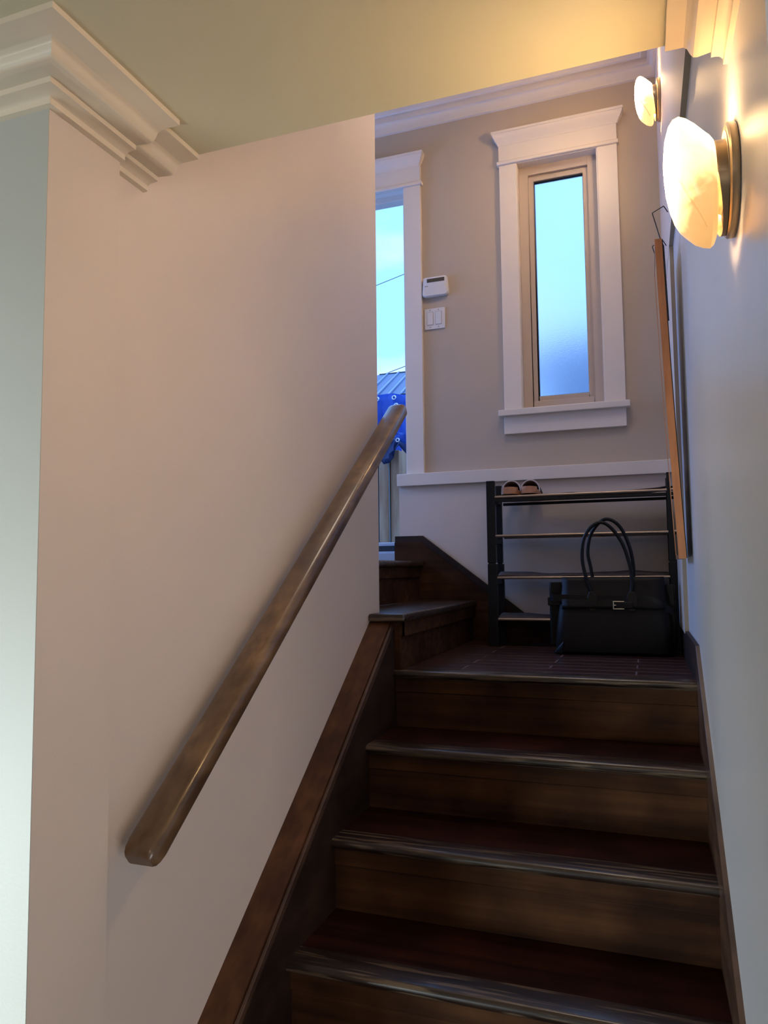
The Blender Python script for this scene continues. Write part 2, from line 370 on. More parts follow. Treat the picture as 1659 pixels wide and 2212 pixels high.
# tall room crown: far wall and right wall, mitred in the inner corner
PU = [(p*1.15, d*3.2) for p, d in crown_profile(.10)]
zu = lambda d: ZU-d
def WU(y): return W(y)-.014
b = B(); b.loft([[(-3, YWU-p, zu(d)) for p, d in PU], [(WU(YWU)-p, YWU-p, zu(d)) for p, d in PU], [(WU(YE)-p, YE+.002, zu(d)) for p, d in PU]])
struct('trim_7', b, m_trim, 'white crown moulding round the top of the far wall', 'crown moulding', True)

# ------------------------------------------------------------------ first flight
st = thing('staircase', (-.35, 1.6, ZF), 'dark-stained wooden staircase rising from the bottom of the photo to the half landing', 'staircase')
for i in range(7):
    y = 2.333-G*i; z = ZL-RI*i; xl = -.821; xr = W(y)-.008
    d = G+.03 if i else .055
    if i:
        B().box(xl, xr, y+.078, y+G+.06, z-.026, z).obj('tread', m_tread, st)
    # rounded nosing board (with its own front roll)
    b = B(); prof = [(y+.0785, z-.026)]+[(y+.078, z)]
    for k in range(0, 7):
        a = math.pi/2+k/6*math.pi; prof.append((y+.012+.0125*math.cos(a), z-.0125+.0125*math.sin(a)))
    prof.append((y+.012, z-.026))
    b.prism([(xl, p, q) for p, q in prof], [(xr, p, q) for p, q in prof])
    b.obj('nosing', m_nose, st, True)
    # riser: narrow upper strip over a wide board
    B().box(xl, xr, y+.024, y+.045, z-.072, z-.026).bevel(.0015, 1).obj('riser_strip', m_riser, st)
    B().box(xl, xr, y+.030, y+.045, z-RI-.02, z-.0735).obj('riser', m_riser, st)
sl = .736
def topl(y, d): return ZL+sl*(y-2.333)+d
b = B()
ya, yb = .86, 2.365
pr = [(ya, max(ZF, topl(ya, .135))), (yb, topl(yb, .150)), (yb, topl(yb, -.35)), (ya, ZF)]
b.prism([(XP, y, z) for y, z in pr], [(-.829, y, z) for y, z in pr])
b.obj('stringer', m_string, st)
pr2 = [(ya, topl(ya, .128)), (yb, topl(yb, .143)), (yb, topl(yb, -.35)), (ya, ZF)]
B().prism([(-.8275, y, z) for y, z in pr2], [(-.819, y, z) for y, z in pr2]).bevel(.001, 1).obj('stringer_bead', m_skirt, st)
pr3 = [(ya, topl(ya, .110)), (yb, topl(yb, .122)), (yb, topl(yb, -.35)), (ya, ZF)]
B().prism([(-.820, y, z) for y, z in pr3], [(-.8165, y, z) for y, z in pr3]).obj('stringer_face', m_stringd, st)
B().box(-.825, -.803, 2.362, 2.385, ZL, -.177).bevel(.001, 1).obj('corner_batten', m_stringd, st)
# skirt board on the right wall, turning level along the landing
b = B(); yk = 2.302; zk = -.226
pr = [(.86, topl(.86, .128)-.004), (yk, zk), (yk, zk-.4), (.86, ZF)]
b.prism([(W(y)-.0105, y, z) for y, z in pr], [(W(y)+.004, y, z) for y, z in pr]); b.bevel(.001, 1)
tag(b.obj('baseboard_right', m_skirt), 'brown sloping skirt board on the right side of the stairs', 'baseboard', kind='structure')
b = B(); pr = [(yk, zk), (YW, zk), (YW, ZL), (yk, ZL)]
b.prism([(W(y)-.0105-.004*(y > 3), y, z) for y, z in pr], [(W(y)+.004, y, z) for y, z in pr])
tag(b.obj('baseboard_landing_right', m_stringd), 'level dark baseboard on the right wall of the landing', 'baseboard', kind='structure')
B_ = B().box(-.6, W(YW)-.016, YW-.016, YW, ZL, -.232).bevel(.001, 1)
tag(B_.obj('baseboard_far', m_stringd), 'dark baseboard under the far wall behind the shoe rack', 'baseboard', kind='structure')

# ------------------------------------------------------------------ second flight, turning left
s2 = thing('staircase', (-.95, 2.9, ZL), 'dark upper steps turning left from the landing to the doorway', 'staircase')
z1 = ZL+RI; z2 = ZL+2*RI
def nose_prism(b, pts, z, t=.027):
    b.prism([(x, y, z-t) for x, y in pts], [(x, y, z) for x, y in pts]); return b
b = nose_prism(B(), [(-.775, 2.328), (-.775, 3.41), (-1.06, 3.41), (-1.06, 2.441), (-.902, 2.441), (-.902, 2.328)], z1)
b.bevel(.009, 3, 60).obj('tread', m_nose, s2, True)
B().box(-.83, -.798, 2.35, 3.41, ZL, z1-.027).bevel(.001, 1).obj('riser', m_riser, s2)
B().box(-.792, -.785, 2.36, 3.41, z1-.075, z1-.027).box(-.80, -.785, 2.36, 3.41, z1-.075, z1-.027).obj('riser_strip', m_riser, s2)
b = nose_prism(B(), [(-1.03, 2.441), (-1.03, 3.41), (-1.16, 3.41), (-1.16, YW+.1), (-2.9, YW+.1), (-2.9, 2.441)], z2)
b.bevel(.009, 3, 60).obj('tread', m_nose, s2, True)
B().box(-1.08, -1.055, 2.441, 3.41, z1, z2-.027).obj('riser', m_riser, s2)
B().box(-1.06, -1.047, 2.441, 3.41, z2-.075, z2-.027).obj('riser_strip', m_riser, s2)
q = [(-1.178, .158), (-1.038, .158), (-.44, -.296), (-.44, ZL), (-1.178, ZL)]
B().prism([(x, 3.41, z) for x, z in q], [(x, YW, z) for x, z in q]).bevel(.001, 1).obj('stringer', m_stringd, s2)
q = [(-1.178, .128), (-1.046, .128), (-.48, -.302), (-.48, ZL), (-1.178, ZL)]
B().prism([(x, 3.404, z) for x, z in q], [(x, 3.411, z) for x, z in q]).obj('stringer_face', m_riser, s2)

# ------------------------------------------------------------------ handrail
hr = thing('handrail', (-.83, 1.77, -.2), 'brown wooden handrail sloping up the left wall of the stairs', 'handrail')
def rail_ring(y, k=1, kh=None):
    kh = k if kh is None else kh
    th = math.atan(.7545); z = -.453+.7545*(y-1.087); n = []
    for sx, h in ((-1, .000), (-.97, .004), (-.80, .0065), (-.4, .0085), (.1, .009), (.6, .006), (.9, .001), (1, -.006), (1, -.030), (.9, -.034), (-.9, -.034), (-1, -.028)):
        h = -.014+(h+.014)*kh
        n.append((-.830+sx*.031*k, y-h*math.sin(th), z+h*math.cos(th)))
    return n
b = B()
b.loft([rail_ring(1.058, .80, .55), rail_ring(1.062, .90, .76), rail_ring(1.069, .965, .90), rail_ring(1.080), rail_ring(1.5), rail_ring(2.0), rail_ring(2.44), rail_ring(2.450, .95, .92), rail_ring(2.455, .85, .8)])
b.obj('rail', m_rail, hr, True)
for y in (1.42, 2.12):
    z = -.453+.7545*(y-1.087)-.05
    B().cyl((XP+.004, y, z-.035), 'x', .016, .008, 20).tube([(XP+.005, y, z-.035), (XP+.045, y, z-.035), (-.838, y, z-.02), (-.833, y, z+.012)], .005, 10).obj('bracket', m_brass, hr, True)

# ------------------------------------------------------------------ window
def casing(b, x0, x1, z0, z1): b.box(x0, x1, YW, YWU+.002, z0, z1)
wn = thing('window_1', (-.36, YWU, .62), 'narrow frosted window in white casing on the far wall', 'window', kind='structure')
def cornice(x0, x1, z0, z1, ya, flare):
    """header cap flaring outwards to the top, returned at both ends"""
    P = []
    for k in range(9):
        t = k/8; s = t*t*(3-2*t)
        P.append((flare*(.12+.78*s), z0+(z1-z0-.012)*t))
    P += [(flare, z1-.012), (flare, z1)]
    r = []
    for f, z in P: r.append([(x0-f, ya-f, z), (x1+f, ya-f, z), (x1+f, YWU+.001, z), (x0-f, YWU+.001, z)])
    return B().loft(r)
B().box(-.631, -.548, YW, YWU+.002, .738, 1.938).bevel(.002).obj('casing', m_trim, wn)
B().box(-.174, -.086, YW, YWU+.002, .738, 1.938).bevel(.002).obj('casing', m_trim, wn)
B().box(-.631, -.086, YW-.002, YWU+.002, 1.955, 2.036).obj('head_board', m_trim, wn)
B().box(-.641, -.078, YW-.010, YWU+.002, 1.938, 1.956).bevel(.005, 3).obj('head_bead', m_trim, wn, True)
cornice(-.631, -.084, 2.034, 2.098, YW, .030).obj('cornice', m_trim, wn, True)
B().box(-.655, -.068, YW-.03, YB-.02, .708, .737).bevel(.003).obj('window_sill', m_trim, wn)
B().box(-.633, -.086, YW-.004, YWU+.002, .625, .7085).bevel(.002).obj('apron', m_trim, wn)
# reveal, frame, sash
def ring(b, x0, x1, z0, z1, t, y0, y1, tb=None):
    tb = tb or t
    b.box(x0, x0+t, y0, y1, z0, z1).box(x1-t, x1, y0, y1, z0, z1).box(x0+t, x1-t, y0, y1, z1-t, z1).box(x0+t, x1-t, y0, y1, z0, z0+tb)
    return b
ring(B(), -.555, -.170, .737, 1.945, .009, YW+.006, YB-.02).obj('jamb', m_trim, wn)
ring(B(), -.546, -.179, .740, 1.938, .044, 3.487, 3.55).bevel(.002).obj('window_frame', m_tan, wn)
ring(B(), -.504, -.220, .782, 1.893, .026, 3.502, 3.54).bevel(.0025).obj('sash', m_tan, wn)
ring(B(), -.4785, -.2455, .8075, 1.8675, .0035, 3.512, 3.53).obj('gasket', m_gasket, wn)
B().box(-.478, -.246, 3.5195, 3.5245, .808, 1.867).obj('pane', m_frost, wn)

# ------------------------------------------------------------------ doorway to the garden
dr = thing('door_1', (-1.7, YWU, z2), 'white-cased doorway with blue sky and yard beyond', 'doorway', kind='structure')
B().box(-1.118, -1.030, YW, YWU+.002, .462, 1.925).bevel(.002).obj('casing', m_trim, dr)
B().box(-2.35, -1.030, YW-.002, YWU+.002, 1.938, 2.022).obj('head_board', m_trim, dr)
B().box(-2.36, -1.020, YW-.010, YWU+.002, 1.922, 1.940).bevel(.005, 3).obj('head_bead', m_trim, dr, True)
cornice(-2.35, -1.037, 2.020, 2.087, YW, .027).obj('cornice', m_trim, dr, True)
B().box(-2.3, -1.13, YW+.006, YB, 1.945, 1.985).obj('head_jamb', m_trim, dr)
B().box(-2.3, -1.13, YB-.03, YB+.03, 1.915, 1.955).bevel(.003).obj('door_frame', m_trim, dr)
B().box(-1.122, -1.105, YW+.006, YB+.02, z2, 1.955).obj('side_jamb', m_trim, dr)
B().box(-2.3, -1.16, YW+.08, YB+.06, z2, z2+.022).bevel(.003).box(-2.3, -1.16, YW+.05, YW+.075, z2, z2+.040).box(-2.3, -1.16, YB+.03, YB+.058, z2, .090).obj('door_sill', m_alu, dr)

# ------------------------------------------------------------------ wall sconces (local origin: centre of the back plate on the wall)
def make_sconce(label):
    X, Y, Z = W(1.145), 1.145, .556
    t = thing('wall_sconce', (X, Y, Z), label, 'wall lamp', 'two bowl wall lamps on the right wall')
    b = B(); b.tube([(X, Y, Z), (X-.002, Y, Z), (X-.010, Y, Z), (X-.0125, Y, Z)], [.078, .079, .079, .076], 56)
    b.obj('back_plate', m_brass, t, True)
    b = B().tube([(X-.0125, Y, Z), (X-.0135, Y, Z)], [.069, .069], 48); b.obj('gap_disc', m_edge, t, True)
    zc = .541
    b = B(); b.tube([(X-.0135, Y, zc+.006), (X-.0275, Y, zc+.006), (X-.0290, Y, zc+.004)], [.066, .066, .062], 56)
    b.obj('fitter', m_brass, t, True)
    # glass: lofted cross sections (x station, lowest z, highest z)
    st_ = [(.1045, .477, .606), (.102, .470, .615), (.097, .466, .622), (.089, .468, .630), (.078, .474, .642), (.067, .485, .652), (.058, .495, .657), (.050, .509, .655), (.044, .528, .647), (.039, .551, .630), (.0370, .572, .612), (.0362, .586, .600)]
    rings = []
    for x, lo, hi in st_:
        c = (lo+hi)/2; r = (hi-lo)/2; n = 40
        ry = r*.98
        rings.append([(x, Y+ry*math.sin(k*2*math.pi/n), c-r*math.cos(k*2*math.pi/n)) for k in range(n)])
    b = B().loft(rings, False)
    b.bm.faces.new([v for v in sorted([v for v in b.bm.verts if abs(v.co.x-.0362) < 1e-5], key=lambda v: math.atan2(v.co.y-Y, v.co.z-.593))])
    bmesh.ops.recalc_face_normals(b.bm, faces=b.bm.faces)
    bad = [f for f in b.bm.faces if f.calc_center_median().z > .6665-.98*(f.calc_center_median().x-.058)-.012 and f.calc_center_median().x > .055 and f.normal.z > .35]
    bmesh.ops.delete(b.bm, geom=bad, context='FACES')
    sh = b.obj('lamp_shade', m_lamp, t, True)
    so = sh.modifiers.new('thickness', 'SOLIDIFY'); so.thickness = .003; so.offset = -1
    # raised swirl ridges in the glass
    b = B()
    for k in (0, 1):
        pts = []
        for j in range(14):
            u = j/13; x = .052+.034*u+.004*k; yy = Y-.030*math.sin(u*2.2)-.02*(1-u)-.012*k
            lo = .478+.05*max(0, (.072-x)/.03)
            pts.append((x, yy, .545-.062*u**.8-.006*k))
        pts2 = []
        for p in pts:
            # push onto the bowl surface
            x = p[0]; hi_ = [q for q in zip(st_, st_[1:]) if q[0][0] >= x >= q[1][0]][0]; f_ = (hi_[0][0]-x)/(hi_[0][0]-hi_[1][0]); lo_z, hi_z = [hi_[0][n]+(hi_[1][n]-hi_[0][n])*f_ for n in (1, 2)]; c = (lo_z+hi_z)/2; r = (hi_z-lo_z)/2
            dz = min(max((p[2]-c)/r, -.99), .99); pts2.append((x, Y-r*.98*math.sqrt(1-dz*dz)-.0003, p[2]))
        b.tube(pts2, .0011, 6)
    b.obj('glass_ridge', m_ridge, t, True)
    l = bpy.data.lights.new('sconce_bulb_light', 'POINT'); l.energy = .03; l.color = (1, .60, .27); l.shadow_soft_size = .014
    lo = bpy.data.objects.new('sconce_bulb_light', l); COL.objects.link(lo); lo.parent = t; lo.location = (.078-X, 0, .628-Z)
    return t
sc = make_sconce('lit frosted bowl wall lamp, the nearer and larger, under the crown moulding')
sc2 = copy_tree(sc); sc2.location = (W(3.0)-.014, 3.0, 1.838+H)
for ch in sc2.children:
    if ch.type == 'LIGHT': ch.data = ch.data.copy(); ch.data.energy = .4
for ch in sc2.children:
    if ch.name.startswith('lamp_shade'):
        ch.data = ch.data.copy(); m2 = m_lamp.copy(); m2.name = 'lit_alabaster_glass_brighter_bulb'
        m2.node_tree.nodes['Principled BSDF'].inputs['Emission Strength'].default_value = 125; ch.data.materials[0] = m2
sc2['label'] = 'lit frosted bowl wall lamp, the smaller far one high by the corner'

# ------------------------------------------------------------------ keypad and switch plate
kp = thing('alarm_keypad', (-.96, YWU, 1.338), 'white security keypad with dark display beside the doorway casing', 'keypad')
def rounded_front(x0, x1, z0, z1, y0, y1, r=.02, n=6, top=None):
    pts = []
    for cx, cz, a0 in ((x1-r, z1-(top or r), 0), (x0+r, z1-(top or r), 90), (x0+r, z0+r, 180), (x1-r, z0+r, 270)):
        rr = (top or r) if a0 in (0, 90) else r
        for k in range(n+1):
            a = math.radians(a0+90*k/n); pts.append((cx+(rr if a0 in (90, 180) or 1 else r)*math.cos(a), cz+rr*math.sin(a)))
    return pts
pp = rounded_front(-1.026, -.893, 1.338, 1.437, 0, 0, .018, 6, .012)
B().prism([(x, 3.428, z) for x, z in pp], [(x, YWU+.002, z) for x, z in pp]).bevel(.003, 2, 50).obj('housing', m_plas, kp, True)
pp = rounded_front(-1.023, -.896, 1.341, 1.398, 0, 0, .016, 6, .003)
B().prism([(x, 3.423, z) for x, z in pp], [(x, 3.430, z) for x, z in pp]).bevel(.0015, 1, 50).obj('keypad_cover', m_plas, kp)
B().box(-1.001, -.912, 3.4262, 3.4285, 1.410, 1.428).obj('display', m_lcd, kp)
B().box(-1.012, -.994, 3.4222, 3.4232, 1.388, 1.392).obj('printed_mark', m_mark, kp)
sw = thing('light_switch_plate', (-.968, YWU, 1.178), 'white two-gang rocker switch plate below the keypad', 'light switch')
B().box(-1.020, -.916, 3.443, YWU+.001, 1.178, 1.283).bevel(.0025).obj('plate', m_plas, sw)
for x0, x1, dz in ((-1.006, -.977, 0), (-.963, -.934, 0)):
    r = B().box(x0, x1, 3.4405, 3.444, 1.200, 1.264).bevel(.001, 1).obj('rocker', m_plas, sw)
    B().box(x0-.0015, x1+.0015, 3.4425, 3.4432, 1.1985, 1.2655).obj('rocker_gap', m_mark, r)
for x in (-.9915, -.9485):
    for z in (1.189, 1.274):
        B().cyl((x, 3.4425, z), 'y', .0028, .002, 12).obj('screw', m_mark, sw)

# ------------------------------------------------------------------ shoe rack
rk = thing('shoe_rack', (-.285, 3.3, ZL), 'black four-tier shoe rack on the landing against the far wall', 'shoe rack')
RX0, RX1 = -.672, .075
for x0 in (RX0, RX1-.037+.026):
    for y0, wdt in ((3.17, .037), (3.375, .027)):
        for (za, zb, ex) in ((ZL, .017, .004), (.022, .378, 0)):
            B().box(x0-0*ex, x0+wdt+ex, y0, y0+.022, za, zb).bevel(.0025).obj('post', m_black, rk)
        B().box(x0+.004, x0+wdt-.004, y0+.002, y0+.020, .010, .030).obj('post_joint', m_black, rk)
for x0 in (RX0+.004, RX1-.037+.030):
    for z in (.300, .120, -.060, -.240):
        B().box(x0, x0+.022, 3.19, 3.378, z-.012, z+.006).obj('side_rail', m_black, rk)
for ti, z in enumerate((.306, .137, -.043, -.220)):
    xa, xb = RX0+.035, RX1-.011
    tb = B().tube([(xa, 3.178, z), (xb, 3.178, z)], .0062, 12).obj('front_tube', m_tube, rk, True)
    tb2 = B().tube([(xa, 3.383, z), (xb, 3.383, z)], .0055, 12).obj('back_tube', m_tube, rk, True)
    # sagging fabric shelf wrapped over the tubes
    nx, ny = 26, 8; bm = B(); grid = []
    for i in range(nx+1):
        row = []
        for j in range(ny+1):
            u = i/nx; v = j/ny; x = xa+.004+(xb-xa-.008)*u; yy = 3.187+(3.377-3.187)*v
            amp = (.004, .002, .020, .014)[ti]
            lift = {0: .003+.012*max(0, u-.86)/.14, 1: 0, 2: .004+.018*math.sin(math.pi*min(1, v*1.0))*(.75+.25*math.sin(9*u+1)), 3: .012*math.sin(math.pi*v)*(1-u)+.010*(v)*(1-.8*u)}[ti]
            row.append(bm.bm.verts.new((x, yy, z+.004+lift+.0012*math.sin(31*u+4*v)+.001*math.sin(17*u))))
        grid.append(row)
    for i in range(nx):
        for j in range(ny): bm.bm.faces.new((grid[i][j], grid[i+1][j], grid[i+1][j+1], grid[i][j+1]))
    ob = bm.obj('shelf_fabric', m_fab, rk, True); so = ob.modifiers.new('thickness', 'SOLIDIFY'); so.thickness = .004
    if ti == 0:
        B().box(xa, xb, 3.170, 3.184, z-.022, z-.010).bevel(.002).box(xa, xb, 3.376, 3.390, z-.022, z-.010).obj('shelf_stiffener', m_black, rk)

# ------------------------------------------------------------------ slippers on the top tier
def make_slipper(label, cx):
    y0 = 3.185; z0 = .3195
    t = thing('slipper', (cx, y0+.11, z0), label, 'slipper', 'pair of tan slippers on the shoe rack')
    def sole(yv):   # half width along the foot
        u = (yv-y0)/.235
        return .031+.009*math.sin(min(1, u)*math.pi*.85+.2)-(.020*max(0, u-.85)/.15)
    rings = []
    for k in range(13):
        u = k/12; yv = y0+.235*u; hw = sole(yv)*(.55 if k in (0, 12) else .86 if k in (1, 11) else 1)
        rings.append([(cx-hw, yv, z0), (cx-hw*1.03, yv, z0+.012), (cx-hw, yv, z0+.019), (cx+hw, yv, z0+.019), (cx+hw*1.03, yv, z0+.012), (cx+hw, yv, z0)])
    B().loft(rings).obj('sole', m_suede, t, True)
    # heel cup
    b = B(); rr = []
    for k in range(13):
        a = math.pi*(1+k/12); x = cx+.036*math.cos(a); yv = y0+.042+.042*math.sin(a)
        rr.append([(x, yv, z0+.015), (x*1.0, yv, z0+.030), (cx+(x-cx)*.86, yv+.005, z0+.031), (cx+(x-cx)*.86, yv+.005, z0+.015)])
    b.loft(rr); b.obj('heel_cup', m_suede, t, True)
    # toe vamp: a vault open towards the heel
    b = B(); rr = []
    for k in range(9):
        u = k/8; yv = y0+.085+.15*u; h = (.052-.020*u-.012*u*u); hw = sole(yv)*(1.04 if k < 8 else .7)
        rr.append([(cx+hw*math.cos(math.pi*j/14), yv, z0+.012+h*math.sin(math.pi*j/14)**.8) for j in range(15)])
    b.loft(rr, False, False); v = b.obj('vamp', m_lining, t, True)
    so = v.modifiers.new('thickness', 'SOLIDIFY'); so.thickness = .004
    yv = y0+.084; hw = sole(yv)*1.04
    B().tube([(cx+hw*math.cos(math.pi*j/16), yv, z0+.012+.053*math.sin(math.pi*j/16)**.8) for j in range(17)], .0026, 8).obj('piping', m_fleece, t, True)
    return t
make_slipper('left tan slipper with dark lining on top of the black shoe rack', -.578)
make_slipper('right tan slipper with dark lining on top of the black shoe rack', -.495)

# ------------------------------------------------------------------ leather tote bag
bg_ = thing('tote_bag', (-.15, 3.02, ZL), 'large black leather tote bag with silver buckle standing before the shoe rack', 'handbag')
def rr_ring(x0, x1, y0, y1, z, r, n=5):
    pts = []
    for cx, cy, a0 in ((x1-r, y1-r, 0), (x0+r, y1-r, 90), (x0+r, y0+r, 180), (x1-r, y0+r, 270)):
        for k in range(n+1):
            a = math.radians(a0+90*k/n); pts.append((cx+r*math.cos(a), cy+r*math.sin(a), z))
    return pts
rings = [rr_ring(-.345, .045, 2.945, 3.135, ZL+.001, .02), rr_ring(-.362, .060, 2.932, 3.145, ZL+.012, .03), rr_ring(-.366, .062, 2.930, 3.145, ZL+.04, .035),
         rr_ring(-.358, .056, 2.938, 3.135, ZL+.12, .035), rr_ring(-.350, .050, 2.955, 3.115, ZL+.19, .03), rr_ring(-.342, .044, 2.978, 3.085, ZL+.25, .02),
         rr_ring(-.338, .042, 2.990, 3.065, ZL+.287, .012), rr_ring(-.335, .039, 2.996, 3.060, ZL+.291, .010)]
B().loft(rings).obj('body', m_leather, bg_, True)
# front flap panel
def front_y(z):
    t = (z-ZL)
    ys = [(0, 2.945), (.012, 2.932), (.04, 2.930), (.12, 2.938), (.19, 2.955), (.25, 2.978), (.287, 2.990), (.30, 2.996)]
    for (a, ya_), (b2, yb_) in zip(ys, ys[1:]):
        if t <= b2: return ya_+(yb_-ya_)*(t-a)/(b2-a)
    return ys[-1][1]
rows = []
for k in range(9):
    z = ZL+.172+(.294-.172)*k/8; rows.append([(x, front_y(z)-.004, z+.004*math.sin((x+.33)*8.5)*(k == 0)) for x in [-.336+.374*i/12 for i in range(13)]])
b = B().loft(rows, False, False); o = b.obj('front_flap', m_leather, bg_, True)
so = o.modifiers.new('thickness', 'SOLIDIFY'); so.thickness = .004
# belt strap round the front, drooping to the right
b = B(); ring_pts = []
N = 30
for i in range(N+1):
    x = -.385+.452*i/N; z = -.118-.004*math.sin((x+.385)*5)-(.05*max(0, (x+.02)/.085)**1.3)
    yv = front_y(z)-.010+(.02 if i == 0 else 0)+.035*max(0, (x-.02)/.05)
    ring_pts.append([(x, yv, z-.013), (x, yv, z+.013), (x, yv+.004, z+.013), (x, yv+.004, z-.013)])
b.loft(ring_pts).obj('belt_strap', m_strap, bg_, True)
# buckle
bx0, bx1, bz0, bz1 = -.147, -.106, -.161, -.130
by = front_y(-.145)-.016
bk = B(); bk.box(bx0, bx1, by-.002, by+.002, bz1-.003, bz1).box(bx0, bx1, by-.002, by+.002, bz0, bz0+.003).box(bx0, bx0+.004, by-.003, by+.003, bz0, bz1).box(bx0+.003, bx0+.012, by-.002, by+.002, -.147, -.144)
bk.bevel(.0008, 1); bo = bk.obj('buckle', m_steel, bg_)
B().box(bx0+.008, bx1+.03, by+.001, by+.006, -.156, -.134).bevel(.001, 1).obj('buckle_tab', m_strap, bg_)
# gusset wings: left side fold and its strap end
b = B(); rr = []
for k in range(10):
    z = ZL+.03+(.275-.03)*k/9; xo = -.386+.020*(1-k/9)*0; rr.append([(-.340, 2.995, z), (-.384, 2.985, z), (-.390, 3.00, z), (-.384, 3.016, z), (-.345, 3.03, z)])
b.loft(rr).bevel(.002, 1).obj('gusset', m_leather, bg_, True)
B().box(-.394, -.330, 2.976, 3.022, -.150, -.118).bevel(.003).obj('gusset_strap', m_strap, bg_)
b = B(); rr = []
for k in range(10):
    z = ZL+.03+(.265-.03)*k/9; rr.append([(.042, 2.995, z), (.072, 2.99, z), (.076, 3.01, z), (.045, 3.035, z)])
b.loft(rr).bevel(.002, 1).obj('gusset', m_leather, bg_, True)
# handles
def handle(y0, pts):
    P_ = []
    ctrl = [Vector((x, y0+dy, z)) for x, dy, z in pts]
    c = [ctrl[0]]+ctrl+[ctrl[-1]]
    for i in range(1, len(c)-2):
        for k in range(8):
            t = k/8; a, b1, c1, d1 = c[i-1], c[i], c[i+1], c[i+2]
            P_.append(.5*((2*b1)+(-a+c1)*t+(2*a-5*b1+4*c1-d1)*t*t+(-a+3*b1-3*c1+d1)*t**3))
    P_.append(ctrl[-1]); return P_
fh = handle(2.955, [(-.222, .008, -.105), (-.243, .012, -.045), (-.256, .01, .03), (-.248, .004, .105), (-.220, 0, .152), (-.180, 0, .170), (-.142, .004, .145), (-.105, .01, .085), (-.083, .012, .01), (-.076, .010, -.05), (-.080, .004, -.105)])
B().tube(fh, .0068, 12).obj('handle', m_strap, bg_, True)
bh = handle(3.085, [(-.225, -.012, -.062), (-.234, -.012, .0), (-.243, -.012, .060), (-.228, -.02, .130), (-.190, -.035, .178), (-.155, -.045, .186), (-.115, -.045, .155), (-.085, -.035, .085), (-.072, -.02, .01), (-.072, -.012, -.06)])
B().tube(bh, .0068, 12).obj('handle', m_strap, bg_, True)
for x in (-.222, -.078):
    yv = front_y(-.12)
    B().prism([(x-.010, yv-.012, -.095), (x+.010, yv-.012, -.095), (x+.020, yv-.016, -.118), (x+.018, yv-.018, -.150), (x+.009, yv-.020, -.168), (x-.009, yv-.020, -.168), (x-.018, yv-.018, -.150), (x-.020, yv-.016, -.118)],
              [(x-.010, yv-.004, -.095), (x+.010, yv-.004, -.095), (x+.020, yv-.006, -.118), (x+.018, yv-.007, -.150), (x+.009, yv-.008, -.168), (x-.009, yv-.008, -.168), (x-.018, yv-.007, -.150), (x-.020, yv-.006, -.118)]).bevel(.001, 1, 50).obj('handle_tab', m_strap, bg_)
# folded bottom corner
B().prism([(-.372, 2.935, ZL+.004), (-.338, 2.922, ZL+.004), (-.330, 2.924, ZL+.052), (-.352, 2.934, ZL+.030)], [(-.372, 2.96, ZL+.004), (-.335, 2.96, ZL+.004), (-.325, 2.95, ZL+.058), (-.352, 2.96, ZL+.034)]).bevel(.004, 2).obj('corner_piece', m_strap, bg_, True)

# ------------------------------------------------------------------ hanging mirror
mr = thing('hanging_mirror', (.08, 2.55, .022), 'tall copper-framed mirror hanging tilted on the right wall above the shoe rack', 'mirror')
MZ0, MZ1, MY0, MY1 = .022, 1.020, 2.40, 2.70
def mx_(z, off): # x of the mirror face at height z (leans away from the wall towards the top)
    t = (z-MZ0)/(MZ1-MZ0); return .0752-.0337*t-.003*math.sin(math.pi*t)+off
def slab(y0, y1, z0, z1, a, c, b=None, n=10):
    b = b or B(); R = []
    for k in range(n+1):
        z = z0+(z1-z0)*k/n; R.append([(mx_(z, a), y0, z), (mx_(z, a), y1, z), (mx_(z, c), y1, z), (mx_(z, c), y0, z)])
    return b.loft(R)
b = slab(MY0, MY0+.012, MZ0, MZ1, 0, .0215); slab(MY1-.012, MY1, MZ0, MZ1, 0, .0215, b)
slab(MY0+.012, MY1-.012, MZ0, MZ0+.012, 0, .0215, b, 1); slab(MY0+.012, MY1-.012, MZ1-.012, MZ1, 0, .0215, b, 1)
b.obj('frame', m_copper, mr, True)
slab(MY0+.012, MY1-.012, MZ0+.012, MZ1-.012, .001, .006).obj('mirror_glass', m_mirror, mr, True)
slab(MY0+.002, MY1-.002, MZ0+.002, MZ1-.002, .0215, .0240).obj('backing', m_black, mr, True)
for yv in (2.415, 2.675):
    B().tube([(mx_(.76, .0262), yv, .76), (mx_(.92, .0262), yv, .92), (mx_(1.0, .0262), yv, 1.0), (.058, yv, 1.03), (.0385, yv, 1.112), (.0385, yv, 1.113), (.072, yv, 1.129), (.073, yv, 1.129), (.084, yv, 1.108)], .0016, 8).obj('hook', m_wire, mr, True)

# ------------------------------------------------------------------ outside
struct('floor', B().box(-5, -1.0, YB+.02, 8.5, -.35, -.02), m_deck, 'grey decking outside the doorway', 'deck')
tag(B().box(-2.4, -1.145, YB+.10, YB+.22, .120, .139).bevel(.004).obj('step_edge', m_alu), 'pale wet edge board just outside the doorway', 'edge board')
tag(B().box(-2.4, -1.145, YB+.105, YB+.20, -.02, .1195).obj('step_riser', m_dark), 'dark board under the wet edge board outside the doorway', 'board')
pt = thing('wooden_post', (-1.77, 5.08, -.02), 'thick weathered timber post outside the doorway', 'post')
B().box(-1.852, -1.772, 5.02, 5.14, -.02, .86).bevel(.01, 3).obj('timber', m_post, pt, True)
B().box(-1.766, -1.700, 5.03, 5.14, -.02, .86).bevel(.008, 3).obj('timber', m_post, pt, True)
B().tube([(-1.80, 5.0, .93), (-1.785, 5.01, .80), (-1.770, 5.015, .72), (-1.769, 5.018, 0.0)], .004, 8).obj('cord', m_cable, pt, True)
